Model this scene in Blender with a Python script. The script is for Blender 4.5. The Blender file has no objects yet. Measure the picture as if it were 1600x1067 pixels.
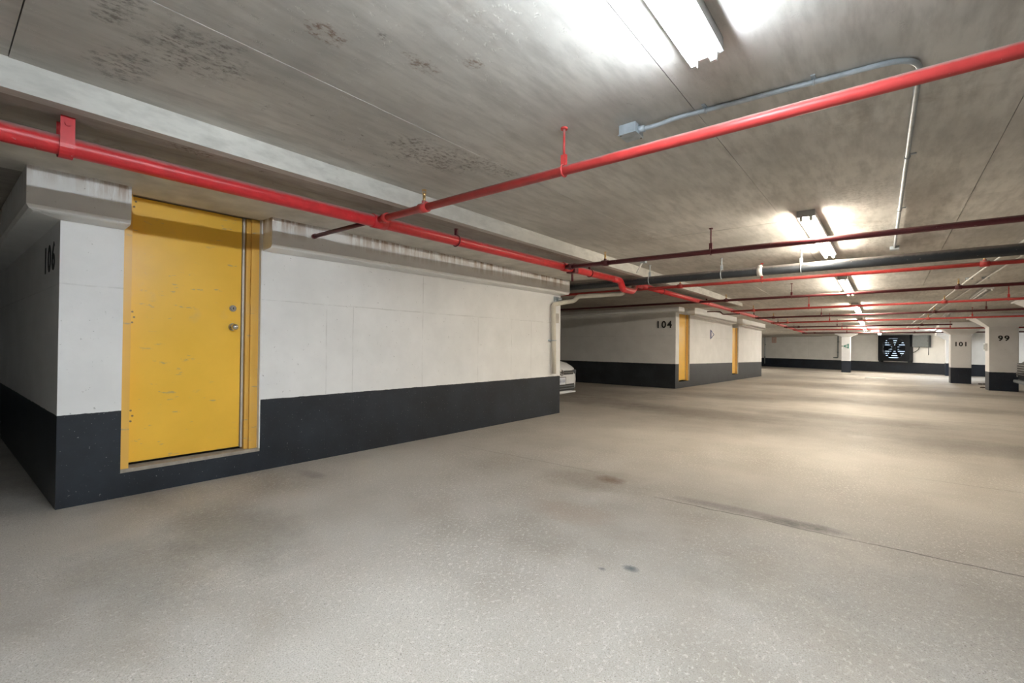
import bpy, bmesh, math, random
from mathutils import Vector, Matrix
random.seed(7)
scn = bpy.context.scene
COL = scn.collection

# ------------------------------------------------------------------ camera
vy, vx, cx, cy, camh = (1388.0, 546.0), (-115.0, 530.0), 800.0, 533.5, 1.27
f = math.sqrt(-((vy[0]-cx)*(vx[0]-cx) + (vy[1]-cy)*(vx[1]-cy)))
yv = Vector((vy[0]-cx, -(vy[1]-cy), -f)).normalized()
xv = -Vector((vx[0]-cx, -(vx[1]-cy), -f)).normalized()
zv = xv.cross(yv).normalized(); xv = yv.cross(zv)
cam = bpy.data.cameras.new('camera'); co = bpy.data.objects.new('camera', cam); COL.objects.link(co)
cam.sensor_width = 36; cam.lens = f/1600*36; cam.clip_end = 300; cam.clip_start = .05
co.matrix_world = Matrix((xv, yv, zv)).to_4x4()
co.location = (0, 0, camh)
scn.camera = co

# ------------------------------------------------------------------ world and exposure
world = bpy.data.worlds.new('world'); scn.world = world; world.use_nodes = True
bg = world.node_tree.nodes['Background']
bg.inputs[0].default_value = (.62, .80, 1, 1); bg.inputs[1].default_value = .9
scn.view_settings.view_transform = 'Standard'; scn.view_settings.look = 'None'
scn.view_settings.gamma = 1; scn.view_settings.use_curve_mapping = False
scn.view_settings.exposure = 1.25
TUBE_WARM = (1.0, .90, .74); TUBE_NEUTRAL = (.86, .94, 1.0); TUBE_COOL = (.86, .93, 1.0)
TUBE_POWER = 75.0

# ------------------------------------------------------------------ helpers
def tag(o, label=None, cat=None, group=None, kind=None):
    if label: o['label'] = label
    if cat: o['category'] = cat
    if group: o['group'] = group
    if kind: o['kind'] = kind
    return o

def empty(name, loc=(0, 0, 0), rz=0, parent=None):
    o = bpy.data.objects.new(name, None); COL.objects.link(o)
    o.location = loc; o.rotation_euler = (0, 0, rz); o.empty_display_size = .1
    if parent: o.parent = parent
    return o

class MB:
    def __init__(s): s.bm = bmesh.new()
    def box(s, x0, x1, y0, y1, z0, z1, bev=0, M=None):
        b = bmesh.new()
        vs = [b.verts.new((x, y, z)) for x in (x0, x1) for y in (y0, y1) for z in (z0, z1)]
        for q in ((0, 1, 3, 2), (4, 6, 7, 5), (0, 4, 5, 1), (2, 3, 7, 6), (0, 2, 6, 4), (1, 5, 7, 3)):
            b.faces.new([vs[i] for i in q])
        if bev: bmesh.ops.bevel(b, geom=b.edges[:], offset=bev, segments=2, affect='EDGES', profile=.5)
        s._merge(b, M); return s
    def _merge(s, b, M=None, smooth=None):
        if M is not None: bmesh.ops.transform(b, matrix=M, verts=b.verts)
        bmesh.ops.recalc_face_normals(b, faces=b.faces)
        if smooth is not None:
            for fc in b.faces: fc.smooth = smooth
        me = bpy.data.meshes.new('t'); b.to_mesh(me); b.free()
        s.bm.from_mesh(me); bpy.data.meshes.remove(me)
    def cyl(s, p0, p1, r, n=16, r1=None, cap=True):
        p0, p1 = Vector(p0), Vector(p1); r1 = r if r1 is None else r1
        d = (p1-p0); q = d.to_track_quat('Z', 'Y').to_matrix()
        b = bmesh.new(); A = []; B = []
        for i in range(n):
            a = 2*math.pi*i/n; v = Vector((math.cos(a), math.sin(a), 0))
            A.append(b.verts.new(p0+q@(v*r))); B.append(b.verts.new(p1+q@(v*r1)))
        for i in range(n):
            fc = b.faces.new((A[i], A[(i+1) % n], B[(i+1) % n], B[i])); fc.smooth = True
        if cap: b.faces.new(A[::-1]); b.faces.new(B)
        s._merge(b); return s
    def tube(s, pts, r, n=14):
        P = [Vector(p) for p in pts]; b = bmesh.new(); rings = []
        up = Vector((0, 0, 1)); prev = None
        for i, p in enumerate(P):
            t = (P[min(i+1, len(P)-1)]-P[max(i-1, 0)]).normalized()
            if prev is None:
                u = t.orthogonal().normalized()
            else:
                u = (prev-t*prev.dot(t)).normalized()
            prev = u; w = t.cross(u)
            rr = r[i] if isinstance(r, (list, tuple)) else r
            rings.append([b.verts.new(p+(u*math.cos(2*math.pi*k/n)+w*math.sin(2*math.pi*k/n))*rr) for k in range(n)])
        for a, c in zip(rings, rings[1:]):
            for k in range(n):
                fc = b.faces.new((a[k], a[(k+1) % n], c[(k+1) % n], c[k])); fc.smooth = True
        b.faces.new(rings[0][::-1]); b.faces.new(rings[-1])
        s._merge(b); return s
    def prism(s, prof, axis_pts, bev=0):
        """closed profile (list of 3d points) swept between stations: axis_pts are lists of 3d points, one per station"""
        b = bmesh.new(); R = [[b.verts.new(p) for p in st] for st in axis_pts]; n = len(R[0])
        for a, c in zip(R, R[1:]):
            for k in range(n): b.faces.new((a[k], a[(k+1) % n], c[(k+1) % n], c[k]))
        b.faces.new(R[0][::-1]); b.faces.new(R[-1])
        if bev: bmesh.ops.bevel(b, geom=b.edges[:], offset=bev, segments=2, affect='EDGES', profile=.5)
        s._merge(b); return s
    def sphere(s, c, r, sc=(1, 1, 1), n=14):
        b = bmesh.new(); bmesh.ops.create_uvsphere(b, u_segments=n, v_segments=max(6, n//2), radius=r)
        s._merge(b, Matrix.Translation(c) @ Matrix.Diagonal((*sc, 1)), True); return s
    def ring(s, c, axis, R, r, n=24, m=8, a0=0, a1=2*math.pi):
        q = Vector(axis).to_track_quat('Z', 'Y').to_matrix(); full = abs(a1-a0-2*math.pi) < 1e-4
        pts = [Vector(c)+q@Vector((R*math.cos(a0+(a1-a0)*i/n), R*math.sin(a0+(a1-a0)*i/n), 0)) for i in range(n+1)]
        return s.tube(pts, r, m)
    def build(s, name, mat, parent=None):
        me = bpy.data.meshes.new(name); s.bm.to_mesh(me); s.bm.free(); me.materials.append(mat)
        o = bpy.data.objects.new(name, me); COL.objects.link(o)
        if parent: o.parent = parent
        return o

def arc_path(pts, rad, n=6):
    """round the corners of a polyline"""
    P = [Vector(p) for p in pts]; out = [P[0]]
    for a, b, c in zip(P, P[1:], P[2:]):
        r = min(rad, (a-b).length*.49, (c-b).length*.49)
        s, e = b+(a-b).normalized()*r, b+(c-b).normalized()*r
        for i in range(n+1):
            t = i/n; out.append(s*(1-t)**2+b*2*t*(1-t)+e*t*t)
    out.append(P[-1]); return out

def text_mesh(name, body, size, mat, parent, loc, rot, spacing=1.0, embolden=.0, extrude=.0015):
    cu = bpy.data.curves.new('txt', 'FONT'); cu.body = body; cu.size = size; cu.space_character = spacing
    cu.offset = embolden; cu.extrude = extrude; cu.align_x = 'CENTER'; cu.align_y = 'CENTER'; cu.resolution_u = 4
    to = bpy.data.objects.new('txt', cu); COL.objects.link(to)
    dg = bpy.context.evaluated_depsgraph_get(); dg.update()
    me = bpy.data.meshes.new_from_object(to.evaluated_get(dg)); me.name = name
    bpy.data.objects.remove(to); bpy.data.curves.remove(cu)
    me.materials.clear(); me.materials.append(mat)
    o = bpy.data.objects.new(name, me); COL.objects.link(o); o.parent = parent
    o.location = loc; o.rotation_euler = rot; return o

# ------------------------------------------------------------------ materials
class NT:
    def __init__(s, name):
        s.m = bpy.data.materials.new(name); s.m.use_nodes = True; s.t = s.m.node_tree
        s.b = s.t.nodes['Principled BSDF']; s.geo = None
    def n(s, kind, **kw):
        x = s.t.nodes.new(kind)
        for k, v in kw.items(): setattr(x, k, v)
        return x
    def link(s, a, b): s.t.links.new(a, b)
    def val(s, inp, v):
        if hasattr(v, 'is_output') or isinstance(v, bpy.types.NodeSocket): s.link(v, inp)
        elif isinstance(v, (tuple, list)) and len(v) == 3 and inp.type == 'RGBA': inp.default_value = (*v, 1)
        else: inp.default_value = v
    def math(s, op, a, b=0.0, c=None, clamp=False):
        x = s.n('ShaderNodeMath', operation=op, use_clamp=clamp)
        s.val(x.inputs[0], a); s.val(x.inputs[1], b)
        if c is not None: s.val(x.inputs[2], c)
        return x.outputs[0]
    def pos(s):
        if s.geo is None: s.geo = s.n('ShaderNodeNewGeometry')
        return s.geo.outputs['Position']
    def xyz(s, v=None):
        x = s.n('ShaderNodeSeparateXYZ'); s.link(v or s.pos(), x.inputs[0]); return x.outputs
    def scaled(s, sc, rot=(0, 0, 0), loc=(0, 0, 0), src=None):
        x = s.n('ShaderNodeMapping'); s.link(src or s.pos(), x.inputs[0])
        x.inputs['Scale'].default_value = sc; x.inputs['Rotation'].default_value = rot; x.inputs['Location'].default_value = loc
        return x.outputs[0]
    def noise(s, scale, detail=4, rough=.55, vec=None, dist=0):
        x = s.n('ShaderNodeTexNoise'); s.link(vec or s.pos(), x.inputs['Vector'])
        x.inputs['Scale'].default_value = scale; x.inputs['Detail'].default_value = detail
        x.inputs['Roughness'].default_value = rough; x.inputs['Distortion'].default_value = dist
        return x.outputs[0]
    def voronoi(s, scale, vec=None):
        x = s.n('ShaderNodeTexVoronoi'); s.link(vec or s.pos(), x.inputs['Vector']); x.inputs['Scale'].default_value = scale
        return x.outputs['Distance']
    def ramp(s, v, lo, hi, a=0.0, b=1.0):
        x = s.n('ShaderNodeMapRange'); x.clamp = True; s.val(x.inputs[0], v)
        x.inputs[1].default_value = lo; x.inputs[2].default_value = hi
        x.inputs[3].default_value = a; x.inputs[4].default_value = b; return x.outputs[0]
    def mix(s, fac, a, b, blend='MIX'):
        x = s.n('ShaderNodeMix', data_type='RGBA', blend_type=blend)
        s.val(x.inputs[0], fac); s.val(x.inputs[6], a); s.val(x.inputs[7], b); return x.outputs[2]
    def bump(s, h, strength=.3, dist=.01):
        x = s.n('ShaderNodeBump'); x.inputs['Strength'].default_value = strength; x.inputs['Distance'].default_value = dist
        s.link(h, x.inputs['Height']); s.link(x.outputs[0], s.b.inputs['Normal'])
    def line(s, coord, at, w, soft=.004):
        """1 on a thin line coord == at"""
        d = s.math('ABSOLUTE', s.math('SUBTRACT', coord, at)); return s.ramp(d, w, w+soft, 1, 0)
    def out(s, col=None, rough=None, metal=None, spec=None):
        if col is not None: s.val(s.b.inputs['Base Color'], col)
        if rough is not None: s.val(s.b.inputs['Roughness'], rough)
        if metal is not None: s.val(s.b.inputs['Metallic'], metal)
        if spec is not None: s.val(s.b.inputs['Specular IOR Level'], spec)
        return s.m

def plain(name, col, rough=.5, metal=0, var=.12, scale=9, spec=.5, bump=0):
    t = NT(name); n = t.noise(scale, 5)
    c = t.mix(t.ramp(n, .3, .7), tuple(v*(1-var) for v in col), tuple(min(1, v*(1+var)) for v in col))
    if bump: t.bump(t.noise(scale*12, 3), bump, .004)
    return t.out(c, rough, metal, spec)

def m_floor():
    t = NT('concrete_floor')
    big = t.noise(.55, 4, .6); mid = t.noise(2.3, 5, .6)
    c = t.mix(t.ramp(big, .35, .65), (.31, .285, .255), (.52, .49, .45))
    c = t.mix(t.ramp(mid, .35, .7, 0, .6), c, (.54, .525, .50))
    # worn aggregate flecks
    worn = t.ramp(t.noise(.8, 4, .6, t.scaled((1, 1, 1), loc=(3, 5, 0))), .38, .58)
    v = t.noise(42, 6, .72, t.scaled((1.2, .85, 1), rot=(0, 0, .9)))
    c = t.mix(t.math('MULTIPLY', t.ramp(v, .54, .62), t.math('MULTIPLY_ADD', worn, .45, .2)), c, (.76, .74, .71))
    gr = t.noise(150, 4, .7)
    c = t.mix(t.ramp(gr, .48, .60, 0, .55), c, (.25, .225, .195))
    d = t.noise(75, 3, .6)
    c = t.mix(t.math('MULTIPLY', t.ramp(d, .60, .68), t.math('MULTIPLY_ADD', worn, .45, .3)), c, (.19, .175, .155))
    X, Y, Z = t.xyz()
    wob = t.math('MULTIPLY', t.math('SUBTRACT', t.noise(1.7, 5, .65), .5), .12)
    # saw cut and cracks across the aisle
    for at, w, k, lo, hi in ((3.88, .004, .75, -1.6, 6), (4.25, .004, .35, -4.3, -2.2), (6.15, .003, .4, .1, 2.2), (11.4, .01, .45, -5, 6), (17.5, .012, .4, -5, 6)):
        l = t.line(t.math('ADD', Y, wob), at, w, .006)
        gate = t.math('MULTIPLY', t.ramp(X, lo, lo+.2), t.ramp(X, hi-.2, hi, 1, 0))
        c = t.mix(t.math('MULTIPLY', t.math('MULTIPLY', l, gate), k), c, (.05, .045, .04))
    # oil and rust stains: x, y, rx, ry, strength, colour
    brk = t.noise(3.5, 6, .7); fine = t.noise(30, 3)
    for sx, sy, rx, ry, k, col in ((-.47, 3.95, .24, .09, .85, (.05, .05, .05)), (-.95, 3.98, .45, .08, .5, (.08, .07, .07)), (-2.07, 4.1, .16, .11, .8, (.17, .095, .05)),
                                   (-2.2, 4.0, .5, .35, .45, (.16, .13, .10)), (-3.4, 1.3, .7, .35, .45, (.12, .115, .10)), (-3.2, .75, .6, .3, .38, (.13, .125, .11)),
                                   (-4.35, 2.35, .2, .08, .45, (.12, .11, .10)), (-1.15, 2.54, .045, .035, .9, (.06, .09, .10)), (-1.27, 2.43, .025, .02, .8, (.08, .10, .11)),
                                   (-1.9, 3.1, .35, .2, .25, (.3, .19, .12)), (.2, 3.0, 1.1, .7, .32, (.14, .13, .12)), (-.6, 10.6, 2.0, .55, .45, (.12, .105, .09)),
                                   (1.2, 8.6, 1.6, .6, .42, (.12, .105, .09)), (-2.9, 9.4, 1.6, .7, .5, (.13, .11, .09)), (-5.2, 9.7, 1.4, .8, .55, (.11, .095, .08)),
                                   (-6.5, 11.5, 2.2, 1.3, .5, (.14, .12, .10)), (-.5, 14.0, 3.0, .8, .4, (.12, .105, .09)), (-3.5, 13.0, 1.6, .8, .45, (.12, .10, .085)),
                                   (.5, 19, 3.2, 1.2, .45, (.11, .10, .085)), (-1.5, 25, 3.5, 1.8, .4, (.12, .11, .1)), (-6.4, 1.2, 1.6, 1.2, .4, (.12, .10, .08))):
        dx = t.math('DIVIDE', t.math('SUBTRACT', X, sx), rx); dy = t.math('DIVIDE', t.math('SUBTRACT', Y, sy), ry)
        r = t.math('ADD', t.math('MULTIPLY', dx, dx), t.math('MULTIPLY', dy, dy))
        e = t.math('ADD', r, t.math('MULTIPLY', t.math('SUBTRACT', brk, .5), 2.6))
        fac = t.math('MULTIPLY', t.math('MULTIPLY', t.ramp(e, .1, 1.5, 1, 0), k), t.ramp(fine, .35, .6, .7, 1))
        c = t.mix(fac, c, col)
    c = t.mix(1.0, c, (.95, .93, .90), 'MULTIPLY')
    t.bump(t.math('ADD', t.math('MULTIPLY', v, .6), mid), .35, .006)
    return t.out(c, t.ramp(mid, .3, .7, .5, .72), spec=.4)

def m_ceiling(name, base, pit=.5, streak=(1, .2, 1)):
    t = NT(name)
    oi = t.n('ShaderNodeObjectInfo')
    big = t.noise(.7, 5, .6); mid = t.noise(3.2, 6, .65, t.scaled(streak))
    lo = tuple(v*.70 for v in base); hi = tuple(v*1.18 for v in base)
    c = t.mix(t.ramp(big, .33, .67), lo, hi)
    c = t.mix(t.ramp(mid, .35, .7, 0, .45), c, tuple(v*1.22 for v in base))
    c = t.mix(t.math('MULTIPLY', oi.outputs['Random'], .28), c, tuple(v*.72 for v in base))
    grain = t.noise(16, 5, .6, t.scaled((streak[0]*1.0, streak[1], 1)))
    c = t.mix(t.ramp(grain, .42, .66, 0, .5), c, tuple(v*.58 for v in base))
    # pitting and rust bleeding
    X, Y, Z = t.xyz()
    patch = t.ramp(t.noise(1.15, 4, .6, t.scaled((1, .6, 1), loc=(2.2, 7.1, 0))), .52, .66)
    left = t.ramp(X, -2.6, -1.2, 1, .35)
    sp = t.ramp(t.noise(26, 5, .75, t.scaled((1, .55, 1))), .60, .68)
    fac = t.math('MULTIPLY', t.math('MULTIPLY', sp, patch), t.math('MULTIPLY', left, pit*1.6), clamp=True)
    c = t.mix(fac, c, (.05, .035, .025))
    rp = t.ramp(t.noise(.9, 3, .6, t.scaled((1, .8, 1), loc=(-4.4, 1.3, 0))), .60, .72)
    rust = t.math('MULTIPLY', rp, t.ramp(t.noise(7, 5, .7), .42, .62))
    c = t.mix(t.math('MULTIPLY', rust, .5*pit), c, (.16, .095, .05))
    brk = t.noise(9, 6, .75); spk = t.noise(40, 4, .7, t.scaled((1, .6, 1)))
    for sx, sy, rx, ry, k, col in ((-2.60, .80, .26, .22, .8, (.07, .05, .04)), (-2.98, .59, .22, .14, .65, (.06, .05, .045)), (-2.47, .45, .17, .10, .8, (.05, .035, .03)),
                                   (-2.60, 2.30, .24, .40, .8, (.07, .045, .035)), (-2.42, 2.75, .12, .30, .6, (.09, .06, .045)), (-1.96, 1.10, .07, .10, .95, (.16, .07, .03)),
                                   (-1.79, 1.50, .06, .11, .9, (.15, .07, .03)), (-1.59, 1.66, .05, .06, .85, (.18, .09, .04)), (-1.77, 1.26, .03, .03, .95, (.06, .03, .02)),
                                   (-3.50, 1.05, .07, .16, .9, (.07, .04, .025)), (-3.9, .75, .15, .3, .5, (.1, .07, .05)), (-3.50, 5.0, .06, .7, .7, (.14, .08, .045)), (-.15, 5.3, .35, .6, .35, (.14, .13, .11)), (-.05, 7.2, .3, .9, .4, (.13, .12, .10))):
        dx = t.math('DIVIDE', t.math('SUBTRACT', X, sx), rx); dy = t.math('DIVIDE', t.math('SUBTRACT', Y, sy), ry)
        r = t.math('ADD', t.math('MULTIPLY', dx, dx), t.math('MULTIPLY', dy, dy))
        e = t.math('ADD', r, t.math('MULTIPLY', t.math('SUBTRACT', brk, .5), 5.0))
        fa = t.math('MULTIPLY', t.math('MULTIPLY', t.ramp(e, .1, 1.1, 1, 0), k), t.ramp(spk, .46, .60, .03, .75))
        c = t.mix(fa, c, col)
    t.bump(t.math('ADD', grain, t.math('MULTIPLY', sp, -1.2)), .30, .006)
    return t.out(c, .85, spec=.25)

def m_paint(name, zb0, slope=0.0, y0=0.0, white=(.85, .85, .845), dark=(.016, .021, .029), hseam=1.70, vs=(), rust=None):
    """white wall paint above a dark band whose top follows the floor"""
    t = NT(name); X, Y, Z = t.xyz()
    edge = t.math('MULTIPLY_ADD', t.math('SUBTRACT', Y, y0), slope, zb0)
    wob = t.math('MULTIPLY', t.math('SUBTRACT', t.noise(9, 4, .6), .5), .018)
    isd = t.ramp(t.math('SUBTRACT', t.math('ADD', Z, wob), edge), -.002, .002, 1, 0)
    n = t.noise(2.2, 5, .6); fine = t.noise(22, 4, .6)
    w = t.mix(t.ramp(n, .3, .7), tuple(v*.93 for v in white), tuple(min(.89, v*1.04) for v in white))
    w = t.mix(t.ramp(t.noise(34, 3, .6), .69, .74, 0, .55), w, (.22, .21, .2))
    wobl = t.math('MULTIPLY', t.math('SUBTRACT', t.noise(3, 3), .5), .02)
    seam = t.line(t.math('ADD', Z, wobl), hseam, .002, .006)
    seams = t.math('MULTIPLY', seam, .30)
    for v_, hi in vs:
        l = t.line(t.math('ADD', Y, wobl), v_, .002, .006)
        if not hi: l = t.math('MULTIPLY', l, t.ramp(Z, hseam-.01, hseam, 1, 0))
        seams = t.math('MAXIMUM', seams, t.math('MULTIPLY', l, .30))
    brk = t.ramp(t.noise(5, 4, .6), .35, .6)
    seams = t.math('MULTIPLY', seams, brk)
    w = t.mix(seams, w, (.25, .24, .22))
    if rust:
        zt = rust
        run = t.noise(14, 5, .7, t.scaled((1, 1, .12)))
        g = t.math('MULTIPLY', t.ramp(Z, zt-.20, zt-.02, 0, 1), t.ramp(run, .42, .58))
        gy = t.ramp(t.noise(1.3, 3), .36, .52)
        w = t.mix(t.math('MULTIPLY', t.math('MULTIPLY', g, gy), .8), w, (.32, .19, .10))
    d = t.mix(t.ramp(n, .3, .7), tuple(v*.7 for v in dark), tuple(v*1.35 for v in dark))
    d = t.mix(t.ramp(t.noise(60, 2), .70, .74, 0, .6), d, (.3, .3, .3))
    c = t.mix(isd, w, d)
    t.bump(t.math('ADD', t.math('ADD', n, t.math('MULTIPLY', fine, .35)), t.math('MULTIPLY', seams, -1.5)), .25, .008)
    return t.out(c, t.mix(isd, (.62,)*3, (.42,)*3), spec=.45)

def m_door(name, col):
    t = NT(name); n = t.noise(3, 5)
    c = t.mix(t.ramp(n, .3, .7), tuple(v*.92 for v in col), col)
    X, Y, Z = t.xyz()
    sc = t.ramp(t.noise(11, 6, .7, t.scaled((1, .5, 2.2), rot=(.35, 0, 0))), .62, .65)
    gate = t.ramp(t.noise(2.6, 3, .5), .42, .54)
    c = t.mix(t.math('MULTIPLY', t.math('MULTIPLY', sc, gate), .55), c, (.30, .28, .26))
    sm = t.ramp(t.noise(2.1, 4, .6, t.scaled((1, 1, 1), loc=(0, 4.2, 1.9))), .60, .75, 0, .4)
    c = t.mix(sm, c, (.66, .46, .22))
    t.bump(n, .06, .004)
    return t.out(c, t.ramp(n, .3, .7, .30, .42), spec=.5)

def m_pipe(name, col, dust=.5, rough=.36):
    """painted pipe with grey dust lying on the upper side"""
    t = NT(name); t.pos(); nz = t.n('ShaderNodeSeparateXYZ'); t.link(t.geo.outputs['Normal'], nz.inputs[0])
    n = t.noise(13, 5, .6)
    c = t.mix(t.ramp(n, .3, .7), tuple(v*.82 for v in col), tuple(v*1.1 for v in col))
    c = t.mix(t.ramp(t.noise(42, 3), .72, .76, 0, .7), c, (.55, .42, .40))
    up = t.ramp(t.math('MULTIPLY_ADD', t.math('SUBTRACT', t.noise(24, 4), .5), .5, nz.outputs[2]), .25, .75, 0, dust)
    c = t.mix(up, c, (.30, .26, .24))
    return t.out(c, t.math('MULTIPLY_ADD', up, .5, rough, clamp=True), spec=.5)

def m_emit(name, col, strength):
    t = NT(name); t.val(t.b.inputs['Base Color'], (.8, .8, .8)); t.val(t.b.inputs['Emission Color'], col)
    t.b.inputs['Emission Strength'].default_value = strength; return t.m

M = {}
M['floor'] = m_floor()
M['ceil'] = m_ceiling('concrete_ceiling', (.63, .61, .575), .55)
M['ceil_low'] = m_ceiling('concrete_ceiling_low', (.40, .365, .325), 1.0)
M['edge'] = m_ceiling('concrete_slab_edge', (.66, .65, .61), .15, (1, .35, 1))
M['strip'] = plain('whitewashed_concrete', (.60, .57, .52), .8, 0, .18, 4, .3, .2)
M['wall_near'] = m_paint('wall_paint_near', .705, vs=((2.78, 0), (3.11, 0), (4.16, 1), (5.25, 0), (6.06, 0), (6.61, 0)))
M['wall_mid'] = m_paint('wall_paint_mid', .75, -.0131, 14.42, hseam=1.62, vs=((17.2, 0), (19.3, 0), (23.2, 0)), dark=(.026, .030, .036))
M['wall_back'] = m_paint('wall_paint_back', .50, white=(.78, .78, .77), dark=(.009, .014, .024), vs=((38, 1), (40.2, 1)))
M['wall_gen'] = m_paint('wall_paint_plain', .70, white=(.74, .74, .72))
M['soffit'] = m_paint('soffit_paint', -9, hseam=-5, rust=2.50)
M['column'] = m_paint('column_paint', .56, dark=(.009, .014, .026), white=(.76, .76, .77), hseam=-5)
M['yellow'] = m_door('yellow_door_paint', (.95, .56, .06))
M['yellow_frame'] = m_door('yellow_frame_paint', (.84, .49, .10))
M['sill'] = plain('bare_concrete_sill', (.36, .32, .27), .85, 0, .2, 14, .3, .2)
M['steel'] = plain('brushed_steel', (.62, .61, .59), .25, 1, .08)
M['galv'] = plain('galvanised_steel', (.42, .47, .51), .42, .35, .16, 20)
M['lead'] = plain('pale_latch_strip', (.74, .69, .60), .35, .3, .08)
M['screw'] = plain('screw_head', (.30, .21, .10), .5, .4)
M['red'] = m_pipe('red_pipe_paint', (.56, .022, .028), .75)
M['red2'] = m_pipe('red_branch_paint', (.50, .045, .042), .8, .45)
M['red_shaded'] = m_pipe('shaded_branch_paint', (.11, .014, .020), .4, .42)  # darkened pipe red: the shade on backlit branches is put into the colour
M['brass'] = plain('brass', (.62, .42, .18), .35, .9)
M['blackpipe'] = m_pipe('black_cast_pipe', (.022, .027, .034), .55, .42)
M['band'] = plain('pale_band', (.66, .66, .64), .45, .3)
M['cream'] = plain('cream_pipe_paint', (.70, .66, .57), .5, 0, .08)
M['blacktext'] = plain('black_stencil_paint', (.012, .012, .014), .6)
M['housing'] = plain('white_enamel', (.42, .42, .42), .4, 0, .05)
M['socket'] = plain('lamp_socket', (.62, .62, .60), .5)
M['deadtube'] = plain('unlit_tube', (.55, .55, .54), .35)
M['tube_w'] = m_emit('lit_tube_warm', TUBE_WARM, TUBE_POWER)
M['tube_n'] = m_emit('lit_tube_neutral', TUBE_NEUTRAL, TUBE_POWER)
M['tube_c'] = m_emit('lit_tube_cool', TUBE_COOL, TUBE_POWER)
M['navy'] = plain('dark_fan_metal', (.012, .016, .022), .5, .2)
M['slat'] = plain('louver_slat', (.10, .13, .17), .5, .4)
M['greybox'] = plain('grey_box_paint', (.13, .15, .16), .5)
M['exitred'] = m_emit('exit_red', (1, .06, .05), 1.6)
M['exitbox'] = plain('exit_sign_case', (.35, .05, .05), .5)
M['exitlet'] = m_emit('exit_letters', (1, .55, .5), 3.0)
M['green'] = plain('green_print', (.0, .16, .12), .5)
M['white'] = plain('white_print', (.78, .78, .78), .5, 0, .04)
M['blue'] = plain('blue_print', (.05, .07, .22), .5)
M['pink'] = plain('faded_pink_notice', (.62, .42, .38), .7)
M['carwhite'] = plain('white_car_paint', (.70, .72, .74), .18, 0, .03)
M['cardark'] = plain('dark_car_paint', (.035, .04, .045), .2, .2, .05)
M['blackplastic'] = plain('black_plastic', (.012, .012, .013), .4)
M['chrome'] = plain('chrome', (.75, .76, .78), .12, 1, .03)
M['tyre'] = plain('tyre_rubber', (.015, .015, .016), .8)
M['glass'] = plain('dark_car_glass', (.015, .02, .025), .05)
M['lamp'] = plain('headlamp_lens', (.10, .11, .13), .1)
M['plate'] = plain('licence_plate_white', (.66, .70, .76), .4, 0, .03)
M['debris'] = plain('dry_debris', (.10, .08, .06), .9)

# ------------------------------------------------------------------ floor and ceiling
FS, FY0 = .006, 13.0
CS, CY0, CH = .017, 11.37, 2.65
def fz(y): return -FS*max(0, y-FY0)
def cz(y, h=CH): return h-CS*max(0, y-CY0)

def strip_slab(ys, x0, x1, top, bot, name, mat):
    m = MB()
    st = [[(x0, y, bot(y)), (x1, y, bot(y)), (x1, y, top(y)), (x0, y, top(y))] for y in ys]
    m.prism(None, st); return m.build(name, mat)
tag(strip_slab((-8, 13, 46), -10.6, 8.6, fz, lambda y: fz(y)-.2, 'floor', M['floor']), 'worn speckled concrete garage floor with oil stains', kind='structure')
ceil = strip_slab((-8, CY0, 46), -10.6, 8.6, lambda y: cz(y)+.3, lambda y: cz(y)+.03, 'ceiling', M['ceil'])
tag(ceil, 'board marked concrete garage ceiling with visible formwork seams', kind='structure')
# formwork panels of the slab: one object each
xs = [-3.77+1.445*i for i in range(9)]; xs[0] = -3.36; xs.append(8.6)
ysp = [-8, -5.34, .23, 5.80, 11.37, 16.94, 22.51, 28.08, 33.65, 39.22, 46]
def panel(x0, x1, y0, y1):
    g = .0022; dz = random.uniform(0, .006)
    m = MB()
    m.prism(None, [[(x0+g, y, cz(y)-dz+.0), (x1-g, y, cz(y)-dz), (x1-g, y, cz(y)+.03), (x0+g, y, cz(y)+.03)] for y in (y0+g, y1-g)])
    m.build('panel', M['ceil'], ceil)
for a, b in zip(xs, xs[1:]):
    for c, d in zip(ysp, ysp[1:]): panel(a, b, c, d)
LOWEND = 15.0
for c, d in ((LOWEND+.0, 16.94),) + tuple(zip(ysp[5:], ysp[6:])):
    for a, b in ((-10.6, -7.0), (-7.0, -3.36)): panel(a, b, c, d)
# dropped slab over the parking bays
LZ = 2.50
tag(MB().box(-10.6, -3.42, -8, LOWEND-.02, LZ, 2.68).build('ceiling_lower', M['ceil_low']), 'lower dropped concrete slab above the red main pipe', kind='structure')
m = MB()
ye = [-8, -3, .2, 2, 4.5, 7, 9.5, 12, LOWEND]
m.prism(None, [[(-3.43, y, LZ-.004), (-3.345+random.uniform(-.008, .008), y, LZ-.004+random.uniform(-.004, .004)), (-3.35+random.uniform(-.006, .006), y, cz(y)+.0), (-3.43, y, cz(y)+.0)] for y in ye])
tag(m.build('trim_1', M['edge']), 'pale rough concrete edge of the dropped slab', kind='structure')
tag(MB().box(-4.9, -3.98, -8, 7.6, LZ-.008, LZ+.01).build('trim_2', M['strip']), 'whitewashed ceiling strip beside the wall top', kind='structure')

# ------------------------------------------------------------------ near storage block
W, YA, YB = -4.87, .62, 7.54
D0, D1, DZ = 1.0, 2.085, .225
m = MB()
m.box(-9.6, W-.30, YA, YB, -.05, LZ)
m.box(W-.30, W, YA, D0, -.05, LZ)
m.box(W-.30, W, D1, YB, -.05, LZ)
m.box(W-.30, W, D0, D1, -.05, DZ-.03)
wl = tag(m.build('wall_left', M['wall_near']), 'white wall with dark painted base around the yellow door', kind='structure')
text_mesh('bay_number', '106', .30, M['blacktext'], wl, (-5.34, YA-.002, 1.925), (math.pi/2, 0, 0), 1.28, .007)

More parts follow.
